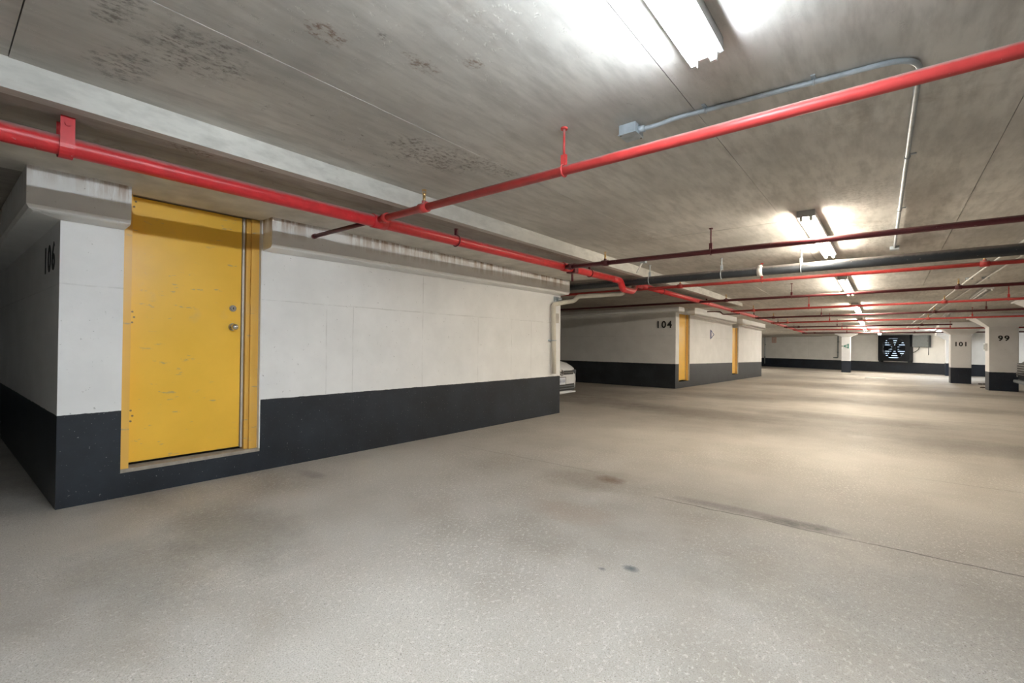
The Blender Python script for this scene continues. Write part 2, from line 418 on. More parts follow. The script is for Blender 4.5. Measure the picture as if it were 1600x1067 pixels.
def soffit(name, path, z0, z1, p, mat, label, close_start=None):
    """band of depth p in front of the wall along a list of (x, y, nx, ny) stations; z0/z1 may be functions of y"""
    m = MB(); st = []
    for x, y, nx, ny in path:
        a = z0(y) if callable(z0) else z0; b = z1(y) if callable(z1) else z1
        prof = [(-.02, a-.012), (p*.80, a+.0), (p*.93, a+.008), (p, a+.035), (p, b), (-.02, b)]
        st.append([(x+nx*u, y+ny*u, z) for u, z in prof])
    m.prism(None, st); o = m.build(name, mat); return tag(o, label, kind='structure')
soffit('trim_3', [(-9.6, YA, 0, -1), (W, YA, 1, -1), (W, D0, 1, 0)], lambda y: 2.19, LZ-.004, .2, M['soffit'], 'white soffit band wrapping the block corner beside the yellow door')
soffit('trim_4', [(W, D1, 1, 0), (W, YB, 1, 0)], lambda y: 2.195+.007*(y-2), LZ-.004, .2, M['soffit'], 'long white rust streaked soffit band above the white wall')

# ------------------------------------------------------------------ doors
def door(name, label, loc, rz, w, ztop, full=True):
    """local frame: x out of the wall, y along it from the near jamb, z up from the sill"""
    d = empty(name, loc, rz); tag(d, label, kind='structure'); h = ztop
    MB().box(-.30, -.004, 0, w, -.03, 0).build('threshold', M['sill'], d)
    fr = MB()
    fw = .055
    fr.box(-.16, -.015, 0, fw, 0, h); fr.build('jamb', M['yellow_frame'], d)
    fr = MB(); fr.box(-.16, -.045, w-.085, w-.012, 0, h); fr.box(-.16, -.062, w-.125, w-.085, 0, h, .004)
    j = fr.build('jamb', M['yellow_frame'], d)
    MB().box(-.30, -.001, w-.012, w, 0, h).build('reveal', M['strip'] if not full else M['white'], d)
    sl = MB().box(-.14, -.09, fw+.008, w-.158, .03, h, .003).build('slab', M['yellow'], d)
    MB().box(-.20, -.16, 0, w, -.01, h).build('back_panel', M['blackplastic'], d)
    MB().box(-.12, -.082, w-.150, w-.131, .02, h, .003).build('latch_strip', M['lead'], d)
    if full:
        for zc in (2.225, 1.25, .42):
            for dz, dy in ((.045, 0), (0, .012), (-.045, 0)):
                MB().cyl((-.0915, fw+.024+dy, zc+dz), (-.086, fw+.024+dy, zc+dz), .008, 10).build('screw', M['screw'], sl)
        hz = 1.195; hy = w-.158-.075
        k = MB(); k.cyl((-.091, hy, hz), (-.082, hy, hz), .036, 20); k.cyl((-.082, hy, hz), (-.05, hy, hz), .013, 14)
        k.sphere((-.03, hy, hz), .031, (.85, 1, 1), 18); k.build('knob', M['steel'], sl)
        k = MB(); k.cyl((-.091, hy, hz+.18), (-.079, hy, hz+.18), .031, 20); k.cyl((-.079, hy, hz+.18), (-.070, hy, hz+.18), .020, 18)
        lk = k.build('deadbolt', M['steel'], sl)
        MB().box(-.0705, -.068, hy-.003, hy+.003, hz+.17, hz+.19).build('keyhole', M['blacktext'], lk)
    return d
door('door_1', 'scratched yellow steel door with a steel knob and deadbolt', (W, D0, DZ), 0, D1-D0, LZ-.01-DZ)

# ------------------------------------------------------------------ middle storage block (number 104)
A2 = Vector((-5.11, 14.42)); B2 = Vector((-4.75, 25.10)); L2 = (B2-A2).length
t2 = (B2-A2)/L2; n2 = Vector((t2.y, -t2.x)); rz2 = math.atan2(t2.y, t2.x)-math.pi/2
def b2(s, off): p = A2+t2*s+n2*off; return p.x, p.y
ops = ((.28, 1.20), (5.92, 6.78))
m = MB()
def b2box(s0, s1, o0, o1, z0a, zta=None, ztop=None):
    c = [b2(s0, o0), b2(s1, o0), b2(s1, o1), b2(s0, o1)]
    lo = [(x, y, z0a if z0a is not None else fz(y)-.05) for x, y in c]
    hi = [(x, y, ztop if ztop is not None else cz(y)-.001) for x, y in c]
    m.prism(None, [lo, hi])
b2box(0, L2, -5.3, -.30, -.3)
edges = [0]+[v for o in ops for v in o]+[L2]
for i in range(0, len(edges), 2): b2box(edges[i], edges[i+1], -.30, 0, -.3)
for a, b in ops: b2box(a, b, -.30, 0, -.3, ztop=.19)
wm = tag(m.build('wall_middle', M['wall_mid']), 'white storage block with number 104 and a grey blue painted base', kind='structure')
c104 = b2(0, 0)
text_mesh('bay_number', '104', .30, M['blacktext'], wm, (c104[0]-.37, c104[1]-.006, 1.965), (math.pi/2, 0, -.034), 1.22, .007)
s2z0 = lambda y: 2.35-.0195*(y-14.42); s2z1 = lambda y: cz(y)-.002
def sp(s): x, y = b2(s, 0); return (x, y, n2.x, n2.y)
cxn = (n2-t2)
M['soffit2'] = m_paint('soffit_paint_mid', -9, hseam=-5)
soffit('trim_5', [(-10.4, 14.6, 0, -1), (*b2(0, 0), cxn.x, cxn.y), sp(.28)], s2z0, lambda y: min(2.5, cz(y)) if y < 14.7 else 2.5, .16, M['soffit2'], 'white soffit band at the corner above number 104')
soffit('trim_6', [sp(1.20), sp(5.92)], s2z0, s2z1, .16, M['soffit2'], 'white soffit band between the two doorways of the middle block')
soffit('trim_7', [sp(6.78), sp(L2)], s2z0, s2z1, .16, M['soffit2'], 'white soffit band at the end of the middle block')
for i, (a, b) in enumerate(ops):
    x, y = b2(a, 0)
    door('door_%d' % (i+2), ('narrow yellow doorway beside number 104', 'narrow yellow doorway farther along the middle block')[i], (x, y, .19), rz2, b-a, (2.33, 2.10)[i]-.19, False)
# triangular notice
tr = empty('triangle_sign', (*b2(3.42, .006), 1.745), rz2)
tag(tr, 'small blue edged triangular sign on the middle block wall', 'sign')
m = MB(); m.prism(None, [[(x, -.19, -.17), (x, .20, 0), (x, -.19, .17)] for x in (-.004, .012)]); m.build('border', M['blue'], tr)
m = MB(); m.prism(None, [[(x, -.13, -.105), (x, .10, 0), (x, -.13, .105)] for x in (.0125, .015)]); m.build('face', M['white'], tr)

# ------------------------------------------------------------------ outer walls
FL = Vector((-7.861, 42.07)); FR = Vector((2.479, 36.276)); tF = (FR-FL).normalized(); nF = Vector((tF.y, -tF.x)); rzF = math.atan2(tF.y, tF.x)
wb = empty('wall_back', (FL.x, FL.y, 0), rzF); tag(wb, 'far white wall with a navy base and an exhaust fan', kind='structure')
FX0, FX1, FZ0, FZ1 = 8.66, 10.30, .62, 2.10
m = MB()
m.box(-4, FX0, 0, .3, -.3, 2.7); m.box(FX1, 22, 0, .3, -.3, 2.7); m.box(FX0, FX1, 0, .3, -.3, FZ0); m.box(FX0, FX1, 0, .3, FZ1, 2.7)
m.build('wall_panel', M['wall_back'], wb)
tag(MB().box(8.4, 8.7, -8, 46, -.4, 2.8).build('wall_right', M['wall_gen']), 'plain white side wall behind the numbered columns', kind='structure')
tag(MB().box(-10.8, -10.5, -8, 46, -.4, 2.8).build('wall_bay_end', M['wall_gen']), 'white wall closing the parking bays', kind='structure')
tag(MB().box(-10.8, 8.7, -8.2, -8, -.1, 2.8).build('wall_rear', M['wall_gen']), 'white wall at the near end of the garage', kind='structure')

# ------------------------------------------------------------------ columns
def column(name, label, x0, x1, y0, y1, hx, num=None, zcap=None, zdrop=None):
    zb = fz(y0); top = cz(y0)
    c = empty(name, ((x0+x1)/2, (y0+y1)/2, zb)); tag(c, label, 'column', 'garage columns')
    ox, oy = (x0+x1)/2, (y0+y1)/2; hw, hd = (x1-x0)/2, (y1-y0)/2
    H = top-zb; zc = zcap-zb; zd = zdrop-zb
    MB().box(-hw, hw, -hd, hd, -.02, zc+.02, .012).build('shaft', M['column'], c)
    m = MB(); m.prism(None, [[(-hw, -hd, zc), (hw, -hd, zc), (hw, hd, zc), (-hw, hd, zc)], [(-hw-hx, -hd-hx, zd), (hw+hx, -hd-hx, zd), (hw+hx, hd+hx, zd), (-hw-hx, hd+hx, zd)]])
    m.build('capital', M['column'], c)
    MB().box(-hw-hx-.05, hw+hx+.05, -hd-hx-.05, hd+hx+.05, zd, H+.01).build('drop_panel', M['column'], c)
    return c, hw, hd
c99, hw, hd = column('column', 'white column with black number 99 and navy base', 2.607, 3.292, 22.08, 22.85, .38, None, 2.05, 2.36)
text_mesh('bay_number', '99', .235, M['blacktext'], c99, (.0, -hd-.002, 1.67+.055), (math.pi/2, 0, 0), 1.25, .008)
bxs = empty('notice_box', (2.607-.035, 22.5, 1.27)); tag(bxs, 'small white framed box on the side of column 99', 'box')
MB().box(-.03, .034, -.14, .14, 0, .24, .006).build('case', M['white'], bxs)
MB().box(-.034, -.03, -.11, .11, .03, .21).build('face', M['greybox'], bxs)
c101, hw, hd = column('column', 'white column with black number 101 and navy base', 1.989, 2.605, 26.26, 26.95, .32, None, 1.90, 2.16)
text_mesh('bay_number', '101', .24, M['blacktext'], c101, (.0, -hd-.002, 1.51+.08), (math.pi/2, 0, 0), 1.2, .008)
cB, hw, hd = column('column', 'white column mostly hidden behind column 101', 2.43, 3.05, 34.6, 35.2, .34, None, 1.82, 2.05)
cA, hw, hd = column('column', 'slim white column with a green arrow sign', -2.207, -1.76, 34.45, 34.9, .26, None, 2.0, 2.15)
cC, hw, hd = column('column', 'white column with flared top standing before column 99 along the aisle', 2.95, 3.6, 16.6, 17.3, .40, None, 2.2, 2.50)
sg = empty('arrow_sign', (-1.985, 34.44, 1.445)); tag(sg, 'green and white arrow sign on the slim column', 'sign')
m = MB(); m.prism(None, [[(-.14, y, .0), (.14, y, -.15), (.14, y, .15)] for y in (0, -.012)]); m.build('arrow', M['green'], sg)
m = MB(); m.box(-.02, .10, -.016, -.0125, -.035, .035); m.box(.04, .075, -.016, -.0125, -.10, .10); m.build('symbol', M['white'], sg)
m = MB(); m.cyl((-.185, 0, 0), (-.185, -.012, 0), .026, 12); m.build('dot', M['green'], sg)

# ------------------------------------------------------------------ pipes
def ring_hanger(parent, x, y, zp, r, ztop, axis, mat, name='hanger', rod=.008):
    m = MB(); m.ring((x, y, zp), axis, r+.006, .006, 18, 6)
    m.box(x-.018, x+.018, y-.010, y+.010, zp+r, zp+r+.07)
    m.cyl((x, y, zp+r+.05), (x, y, ztop), rod, 8); m.cyl((x, y, ztop-.012), (x, y, ztop+.004), .022, 10)
    return m.build(name, mat, parent)

mp = empty('main_pipe', (-3.5, 4, 2.35)); mp.location = (0, 0, 0)
tag(mp, 'thick red sprinkler main running along under the dropped slab', 'pipe')
R0 = .054
def mx(y): return -3.58
def mz(y): return 2.35+.007*y
MB().tube([(mx(y), y, mz(y)) for y in (-7.9, -3, 0, 1.5, 3, 4.5, 6, 7.1)], R0, 24).build('near_run', M['red'], mp)
j0 = Vector((mx(7.1), 7.1, mz(7.1)))
MB().tube(arc_path([j0, (-3.58, 7.40, 2.40), (-3.575, 7.50, 2.262), (-3.57, 7.88, 2.258), (-3.575, 8.06, 2.405), (-3.58, 8.3, 2.405)], .06, 6), .056, 20).build('offset_elbow', M['red'], mp)
run2 = [(-3.58, 8.3, 2.405), (-3.58, 12.1, 2.39), (-3.53, 17.4, 2.335), (-3.53, 21.8, 2.265), (-3.53, 29.4, 2.135), (-3.53, 30.2, 2.12)]
MB().tube(run2, .052, 20).build('far_run', M['red'], mp)
for y in (.0, 2.53, 5.65):
    m = MB(); m.tube([(mx(y), y-.07, mz(y)), (mx(y), y+.07, mz(y))], R0+.008, 20); m.build('coupling', M['red'], mp)
m = MB(); y = .47
pts = [(-.066, .15), (-.066, 0)]+[(-.066*math.cos(a), -.066*math.sin(a)) for a in [math.pi*i/10 for i in range(1, 10)]]+[(.066, 0), (.066, .15)]
b_in = [(u*.94, v*.94 if v < 0 else v) for u, v in pts]
prof = pts+b_in[::-1]
m.prism(None, [[(mx(y)+u, yy, 2.35+v) for u, v in prof] for yy in (y-.03, y+.03)])
m.cyl((mx(y)+.064, y, 2.46), (mx(y)+.076, y, 2.46), .014, 12)
m.build('strap', M['red'], mp)
for y, zt in ((3.5, LZ), (6.35, LZ), (9.3, LZ), (12.3, LZ)):
    x = mx(y)
    ring_hanger(mp, x, y, mz(y) if y < 7 else 2.40, .054, zt, (0, 1, 0), M['red_shaded'])
for y in (17.4, 21.8, 26):
    zz = 2.335-.0168*(y-17.4); ring_hanger(mp, -3.53, y, zz, .052, cz(y), (0, 1, 0), M['red_shaded'])
m = MB(); m.box(mx(5.85)-.075, mx(5.85)+.075, 5.80, 5.90, 2.325, 2.46, .01); m.cyl((mx(5.85), 5.85, 2.34), (mx(5.85), 5.85, 2.21), .018, 10); m.build('drain_clamp', M['red_shaded'], mp)

def sprinkler(parent, x, y, z):
    m = MB(); m.cyl((x, y, z), (x, y, z+.05), .012, 10); m.sphere((x, y, z+.062), .014, (1, 1, 1.1), 10)
    m.ring((x, y, z+.078), (1, 0, 0), .018, .003, 12, 5); m.cyl((x, y, z+.096), (x, y, z+.099), .020, 12)
    return m.build('sprinkler_head', M['brass'], parent)
branches = [  # y at left / right, z, x from, x to, material, label
    (2.50, 2.50, 2.375, -3.52, 3.2, 'red2', 'bright red branch pipe passing below the junction box conduit'),
    (5.60, 5.72, 2.375, -3.54, 4.5, 'red_shaded', 'shade-darkened red branch pipe crossing in front of a lit twin tube light'),
    (8.50, 8.36, 2.37, -9.5, 5.5, 'red2', 'red branch pipe just behind the black drain pipe'),
    (11.60, 11.15, 2.365, -9.5, 5.5, 'red_shaded', 'shade-darkened red branch pipe level with the gap before the 104 block'),
    (14.45, 13.74, 2.32, -3.53, 6.5, 'red2', 'red branch pipe above the 104 doorway'),
    (17.40, 16.55, 2.275, -3.48, 6.5, 'red_shaded', 'shade-darkened red branch pipe over the triangular sign'),
    (20.1, 19.05, 2.23, -3.48, 6.5, 'red2', 'thin red branch pipe crossing before column 99'),
    (22.9, 22.5, 2.175, -3.48, 1.75, 'red_shaded', 'shade-darkened red branch pipe ending beside column 99'),
    (25.3, 25.2, 2.135, -3.48, 6.0, 'red2', 'thin red branch pipe just before column 101'),
    (28.3, 28.6, 2.075, -3.48, 6.0, 'red_shaded', 'farthest shade-darkened red branch pipe before the exit sign')]
for i, (ya, yb, z, xa, xb, mt, lab) in enumerate(branches):
    e = empty('branch_pipe'); tag(e, lab, 'pipe', 'sprinkler branch pipes')
    yy = lambda x: ya+(yb-ya)*(x+3.4)/5
    r = .030 if i < 2 else .029
    MB().cyl((xa, yy(xa), z), (xb, yy(xb), z), r, 16).build('pipe', M[mt], e)
    for x in (-1.6, 1.9):
        if x < xb-.2: ring_hanger(e, x, yy(x), z, r, cz(yy(x))-.003, (1, 0, 0), M[mt])
    for x in (-2.93, .95):
        f_ = MB(); f_.cyl((x-.045, yy(x-.045), z), (x+.045, yy(x+.045), z), r+.010, 14); f_.cyl((x, yy(x), z), (x, yy(x), z+.055), .020, 10)
        tee = f_.build('tee', M[mt], e)
        if i < 7: sprinkler(tee, x, yy(x), z+.045)
    if xa > -4: MB().cyl((xa+.06, yy(xa), z), (xa+.11, yy(xa), z), r+.013, 14).build('collar', M[mt], e)
    if i == 0:
        m = MB(); m.tube([(xa, yy(xa), z), (-4.58, yy(xa)-.02, z-.005)], .020, 12); m.cyl((-4.58, yy(xa)-.02, z-.005), (-4.62, yy(xa)-.02, z-.005), .025, 12)
        m.build('stub', M['red_shaded'], e)
    if i == 4:
        m = MB(); m.tube(arc_path([(-3.5, yy(xa)+.9, z-.02), (-4.0, yy(xa)+.9, z-.02), (-4.06, yy(xa)+.9, z+.07), (-4.45, yy(xa)+.9, z+.08)], .05, 5), .018, 10); m.build('stub', M['red_shaded'], e)

bp = empty('drain_pipe'); tag(bp, 'thick black cast iron drain pipe hung across the aisle', 'pipe')
MB().cyl((-9.5, 7.72, 2.39), (5.5, 7.52, 2.40), .066, 24).build('pipe', M['blackpipe'], bp)
byy = lambda x: 7.62-.0133*(x+2.0)
for x, mt in ((-3.15, 'galv'), (-2.0, 'galv'), (-.95, 'galv'), (2.2, 'galv')):
    ring_hanger(bp, x, byy(x), 2.395, .066, CH if x > -3.3 else LZ, (1, 0, 0), M[mt], rod=.010)
m = MB(); m.cyl((-1.50, byy(-1.5), 2.395), (-1.43, byy(-1.43), 2.395), .074, 24); m.cyl((-1.49, byy(-1.5)-.02, 2.47), (-1.44, byy(-1.5)-.02, 2.47), .012, 8); m.build('band_clamp', M['band'], bp)

cp = empty('wall_drain_pipe'); tag(cp, 'cream painted drain pipe climbing the end of the white wall', 'pipe')
path = arc_path([(W+.065, 7.24, .76), (W+.065, 7.20, 2.03), (W+.075, 7.62, 2.11), (-4.70, 7.75, 2.135), (-4.62, 7.75, 2.215), (-3.72, 7.75, 2.215), (-3.67, 7.75, 2.245)], .05, 5)
MB().tube(path, .042, 16).build('pipe', M['cream'], cp)
m = MB(); m.ring((W+.065, 7.215, 1.37), (0, 0, 1), .048, .008, 18, 6); m.box(W, W+.05, 7.13, 7.30, 1.355, 1.385); m.build('clamp', M['galv'], cp)
m = MB(); m.box(W, W+.03, 7.30, 7.44, 2.10, 2.19); m.cyl((W+.03, 7.38, 2.14), (W+.09, 7.44, 2.15), .028, 12); m.build('bracket', M['galv'], cp)
m = MB(); m.box(W, W+.02, 7.36, 7.46, 1.70, 1.88, .004); m.build('cover_plate', M['strip'], cp)

# ------------------------------------------------------------------ junction box, conduits
jb = empty('junction_box', (-1.26, 2.74, CH-.008)); tag(jb, 'square galvanised junction box fixed to the ceiling', 'box')
MB().box(-.055, .055, -.06, .06, -.055, .004, .004).build('case', M['galv'], jb)
MB().box(-.058, .058, -.063, .063, -.06, -.055, .001).build('lid', M['galv'], jb)
for a, b in ((-.045, -.05), (.045, .05)): MB().cyl((a, b, -.060), (a, b, -.064), .006, 8).build('screw', M['steel'], jb)
cd = empty('conduit'); tag(cd, 'bent grey conduit running from the junction box along the ceiling', 'conduit')
pth = arc_path([(-1.20, 2.74, 2.612), (-1.10, 2.75, 2.612), (-1.00, 2.76, 2.628), (.115, 2.84, 2.628), (.06, 8.05, 2.628)], .16, 10)
MB().tube(pth, .0135, 12).build('tube', M['galv'], cd)
for x, y, ax in ((-.82, 2.773, (1, 0, 0)), (-.30, 2.81, (1, 0, 0)), (.10, 4.3, (0, 1, 0)), (.08, 5.9, (0, 1, 0))):
    m = MB(); m.ring((x, y, 2.628), ax, .0155, .004, 14, 5)
    w_ = .05
    if ax[0]: m.box(x-.01, x+.01, y-w_, y+.0, 2.638, 2.648)
    else: m.box(x-.0, x+w_, y-.01, y+.01, 2.638, 2.648)
    m.build('strap', M['galv'], cd)
m = MB(); m.cyl((-1.21, 2.735, 2.612), (-1.17, 2.742, 2.612), .021, 12); m.build('connector', M['galv'], cd)
m = MB(); m.box(.01, .11, 8.02, 8.14, 2.60, 2.645, .004); m.cyl((.06, 8.0, 2.628), (.06, 8.04, 2.628), .02, 10); m.build('end_box', M['galv'], cd)
for x0, x1, lab in ((1.30, .68, 'left of two thin pale conduits running under the far ceiling'), (1.51, .93, 'right of two thin pale conduits running under the far ceiling')):
    o = empty('pale_conduit'); tag(o, lab.replace('left of', 'pale conduit nearer the aisle, one of').replace('right of', 'pale conduit nearer the columns, one of'), 'conduit')
    pts = [(x0+(x1-x0)*k/10, 8.0+21*k/10, cz(8.0+2.1*k)-.035) for k in range(11)]
    MB().tube(pts, .015, 10).build('tube', M['band'], o)
    for k in (2, 4, 6, 8):
        x, y, z = pts[k]; MB().box(x-.05, x+.05, y-.02, y+.02, z-.004, z+.033).build('strap', M['galv'], o)
ab = empty('ceiling_bracket', (-3.05, 7.1, 2.55)); tag(ab, 'bent silver strap hanging from the slab edge beside the black pipe', 'bracket')
m = MB(); m.box(-.03, .05, -.03, .05, .05, .10); m.build('anchor', M['galv'], ab)
m = MB(); m.tube([(0, 0, .07), (-.09, -.02, -.10)], .011, 8); m.build('strap', M['band'], ab)

# ------------------------------------------------------------------ twin tube lights
def fixture(label, x, y0, L, tm, lit=True, ntube=2, rot=0):
    zc = cz(y0)-.004
    e = empty('tube_light', (x, y0, zc)); e.rotation_euler = (-math.atan(CS) if y0 > CY0-.6 else 0, 0, rot)
    tag(e, label, 'light', 'ceiling tube lights')
    m = MB(); m.prism(None, [[(-.075, y, .004), (-.078, y, -.062), (-.068, y, -.066), (.068, y, -.066), (.078, y, -.062), (.075, y, .004)] for y in (0, L)])
    m.build('housing', M['housing'], e)
    seg = L/ntube
    for k in range(ntube):
        for sx in (-.042, .042):
            a, b = k*seg+.035, (k+1)*seg-.035
            MB().cyl((sx, a, -.086), (sx, b, -.086), .017, 14).build('tube', tm, e)
            for yy in (a-.012, b+.012):
                MB().box(sx-.013, sx+.013, yy-.011, yy+.011, -.106, -.062, .003).build('socket', M['socket'], e)
    return e
fixture('lit twin tube light nearest the junction box', -.65, -.26, 2.45, M['tube_n'], ntube=1)
fixture('lit twin tube light above the black drain pipe', -.645, 5.45, 2.47, M['tube_w'])
fixture('lit twin tube light just beyond the black drain pipe', -.68, 10.8, 2.47, M['tube_w'])
fixture('lit twin tube light halfway to the exit sign', -.74, 16.2, 2.47, M['tube_w'])
fixture('lit twin tube light closest to the exit sign', -.85, 22.4, 2.47, M['tube_w'])
fixture('lit twin tube light over the trench drain', -.92, 27.6, 2.47, M['tube_w'])
fixture('lit twin tube light beyond the exit sign near the fan', -.4, 33.0, 2.47, M['tube_w'])
fixture('unlit tube light beside the pale conduits', 1.62, 13.7, 2.3, M['deadtube'], False)
fixture('unlit tube light farther along by column 99', 1.52, 19.4, 2.3, M['deadtube'], False)
fixture('added tube light hidden behind the middle block to brighten the far wall', -6.6, 33.0, 2.47, M['tube_w'], rot=math.pi/2)  # invented lamp, out of sight, added to lift the far wall
fixture('added tube light behind column 101 to brighten the far wall', 2.0, 30.6, 2.47, M['tube_n'])  # extra lamp added for a brighter far end, no known fitting there

# ------------------------------------------------------------------ far wall equipment
def far(name, label, cat, u, z, out=0):
    p = FL+tF*u+nF*out; o = empty(name, (p.x, p.y, z), rzF); return tag(o, label, cat)
fan = far('exhaust_fan', 'large dark square exhaust fan set in the far wall', 'fan', 9.48, 1.36, 0)
hs = .86
m = MB()
m.box(-hs, hs, -.34, -.0, -hs+.06, -hs+.14); m.box(-hs, hs, -.34, 0, hs-.14, hs-.06); m.box(-hs, -hs+.08, -.34, 0, -hs+.06, hs-.06); m.box(hs-.08, hs, -.34, 0, -hs+.06, hs-.06)
m.build('housing', M['navy'], fan)
# front plate with a round opening
b = bmesh.new(); n = 48; Rr = .66; inner = []; outer = []
for i in range(n):
    a = 2*math.pi*i/n; c_, s_ = math.cos(a), math.sin(a); k = (hs-.01)/max(abs(c_), abs(s_))
    inner.append(b.verts.new((Rr*c_, -.345, Rr*s_))); outer.append(b.verts.new((k*c_, -.345, max(-hs+.06, min(hs-.06, k*s_)))))
for i in range(n): b.faces.new((inner[i], inner[(i+1) % n], outer[(i+1) % n], outer[i]))
bmesh.ops.solidify(b, geom=b.faces[:], thickness=.012)
m = MB(); m._merge(b); m.ring((0, -.335, 0), (0, 1, 0), Rr, .022, 40, 8); m.build('front_plate', M['navy'], fan)
for k in range(6):
    a = 2*math.pi*k/6+.52
    q = Matrix.Rotation(a, 4, 'Y') @ Matrix.Rotation(.5, 4, 'Z')
    bl = MB(); bb = bmesh.new()
    P = [(-.045, 0, .10), (.045, 0, .10), (.15, .0, .45), (.13, .0, .62), (-.12, 0, .62), (-.10, 0, .40)]
    vs = [bb.verts.new(p) for p in P]; bb.faces.new(vs); bmesh.ops.solidify(bb, geom=bb.faces[:], thickness=.01)
    bmesh.ops.transform(bb, matrix=Matrix.Translation((0, -.22, 0)) @ Matrix.Rotation(a, 4, 'Y') @ Matrix.Rotation(.45, 4, 'Z'), verts=bb.verts)
    bl._merge(bb); bl.build('blade', M['navy'], fan)
m = MB(); m.cyl((0, -.30, 0), (0, -.10, 0), .12, 20); m.build('hub', M['navy'], fan)
m = MB()
for a in (.78, 2.35, 3.93, 5.5): m.cyl((0, -.31, 0), (Rr*math.cos(a), -.33, Rr*math.sin(a)), .018, 8)
m.build('motor_bracket', M['navy'], fan)
for k in range(11):
    z = -.66+.132*k
    MB().box(-hs+.06, hs-.06, -.03, .03, -.045, .045).build('louver', M['slat'], fan)
    o = COL.objects[-1]; o.location = (0, .12, z); o.rotation_euler = (-.35, 0, 0)
m = MB(); m.box(-hs+.02, -hs+.12, -.30, 0, -hs-.0, -hs+.07); m.box(hs-.12, hs-.02, -.30, 0, -hs, -hs+.07); m.build('foot', M['navy'], fan)
bx = far('control_box', 'grey electrical control box mounted beside the exhaust fan', 'box', 10.82, 1.43, 0)
MB().box(-.41, .41, -.22, 0, 0, .70, .01).build('case', M['greybox'], bx)
MB().box(-.38, .38, -.235, -.22, .03, .67, .006).build('cover', M['greybox'], bx)
MB().cyl((.36, -.24, .35), (.36, -.27, .35), .02, 10).build('latch', M['blackplastic'], bx)
MB().tube([(-.12, -.08, 0), (-.16, -.08, -.14), (-.34, -.06, -.28), (-.52, -.05, -.34)], .018, 8).build('cable', M['blackplastic'], bx)
MB().cyl((.30, -.03, 0), (.30, -.03, -.46), .012, 8).build('drop_conduit', M['greybox'], bx)
ex = empty('exit_sign', (-.52, 29.9, 2.19)); tag(ex, 'small glowing red exit sign hanging from the far ceiling', 'sign')
MB().box(-.18, .18, -.03, .03, -.09, .09, .006).build('case', M['exitbox'], ex)
MB().box(-.165, .165, -.034, -.030, -.075, .075).build('face', M['exitred'], ex)
text_mesh('lettering', 'EXIT', .14, M['exitlet'], ex, (0, -.0355, 0), (math.pi/2, 0, 0), 1.05, .002, .001)
MB().cyl((0, 0, .08), (0, 0, cz(29.9)-2.19), .012, 8).build('stem', M['blackplastic'], ex)
pn = far('paper_notice', 'faded pink notice on the far white wall', 'sign', 1.0, 1.70, 0)
MB().box(-.2, .2, -.012, 0, 0, .44).build('sheet', M['pink'], pn)
m = MB()
for k in range(4): m.box(-.14, .14-.05*(k % 2), -.0135, -.0122, .08+.08*k, .11+.08*k)
m.build('print', M['strip'], pn)
for u, z0, z1, lab in ((.22, .05, 2.18, 'thin grey riser pipe on the far wall beside the middle block'), (5.95, .68, 2.2, 'thin dark riser pipe on the far wall beside the slim column')):
    r = far('riser_pipe', lab, 'pipe', u, z0, .0)
    MB().cyl((0, -.06, 0), (0, -.06, z1-z0), .03, 10).build('pipe', M['galv'] if u < 1 else M['greybox'], r)
    m = MB(); m.cyl((0, -.06, .22*(z1-z0)), (0, -.06, .26*(z1-z0)), .045, 10); m.box(-.06, .06, -.05, 0, .7*(z1-z0), .72*(z1-z0)); m.build('coupling', M['greybox'], r)
    if u > 1:
        MB().cyl((-.02, -.06, 0), (-.30, -.06, 0), .03, 10).build('outlet', M['greybox'], r)
        MB().cyl((0, -.06, z1-z0), (-2.1, -.06, z1-z0), .03, 10).build('feed', M['greybox'], r)
    else:
        MB().cyl((-.25, -.06, z1-z0), (4.6, -.06, z1-z0), .03, 10).build('feed', M['greybox'], r)
td = empty('trench_drain', (-.47, 27.7, fz(27.7))); tag(td, 'narrow dark trench drain grating in the far floor', 'drain')
MB().box(-.38, .38, -.10, .10, -.01, .006).build('frame', M['blackplastic'], td)
for k in range(12): MB().box(-.36+.062*k, -.335+.062*k, -.085, .085, .006, .012).build('bar', M['greybox'], td)
for i, (x, y) in enumerate(((2.86, 26.2), (2.98, 26.35), (3.12, 26.5), (2.62, 23.5))):
    o = MB().sphere((0, 0, .02), .05, (1.6, .8, .5), 8).build('leaf_debris', M['debris']); o.location = (x, y, fz(y)); o.rotation_euler = (0, 0, i*1.1)
    tag(o, 'small clump of dry dark debris on the floor by the columns', 'debris', 'debris by the columns')

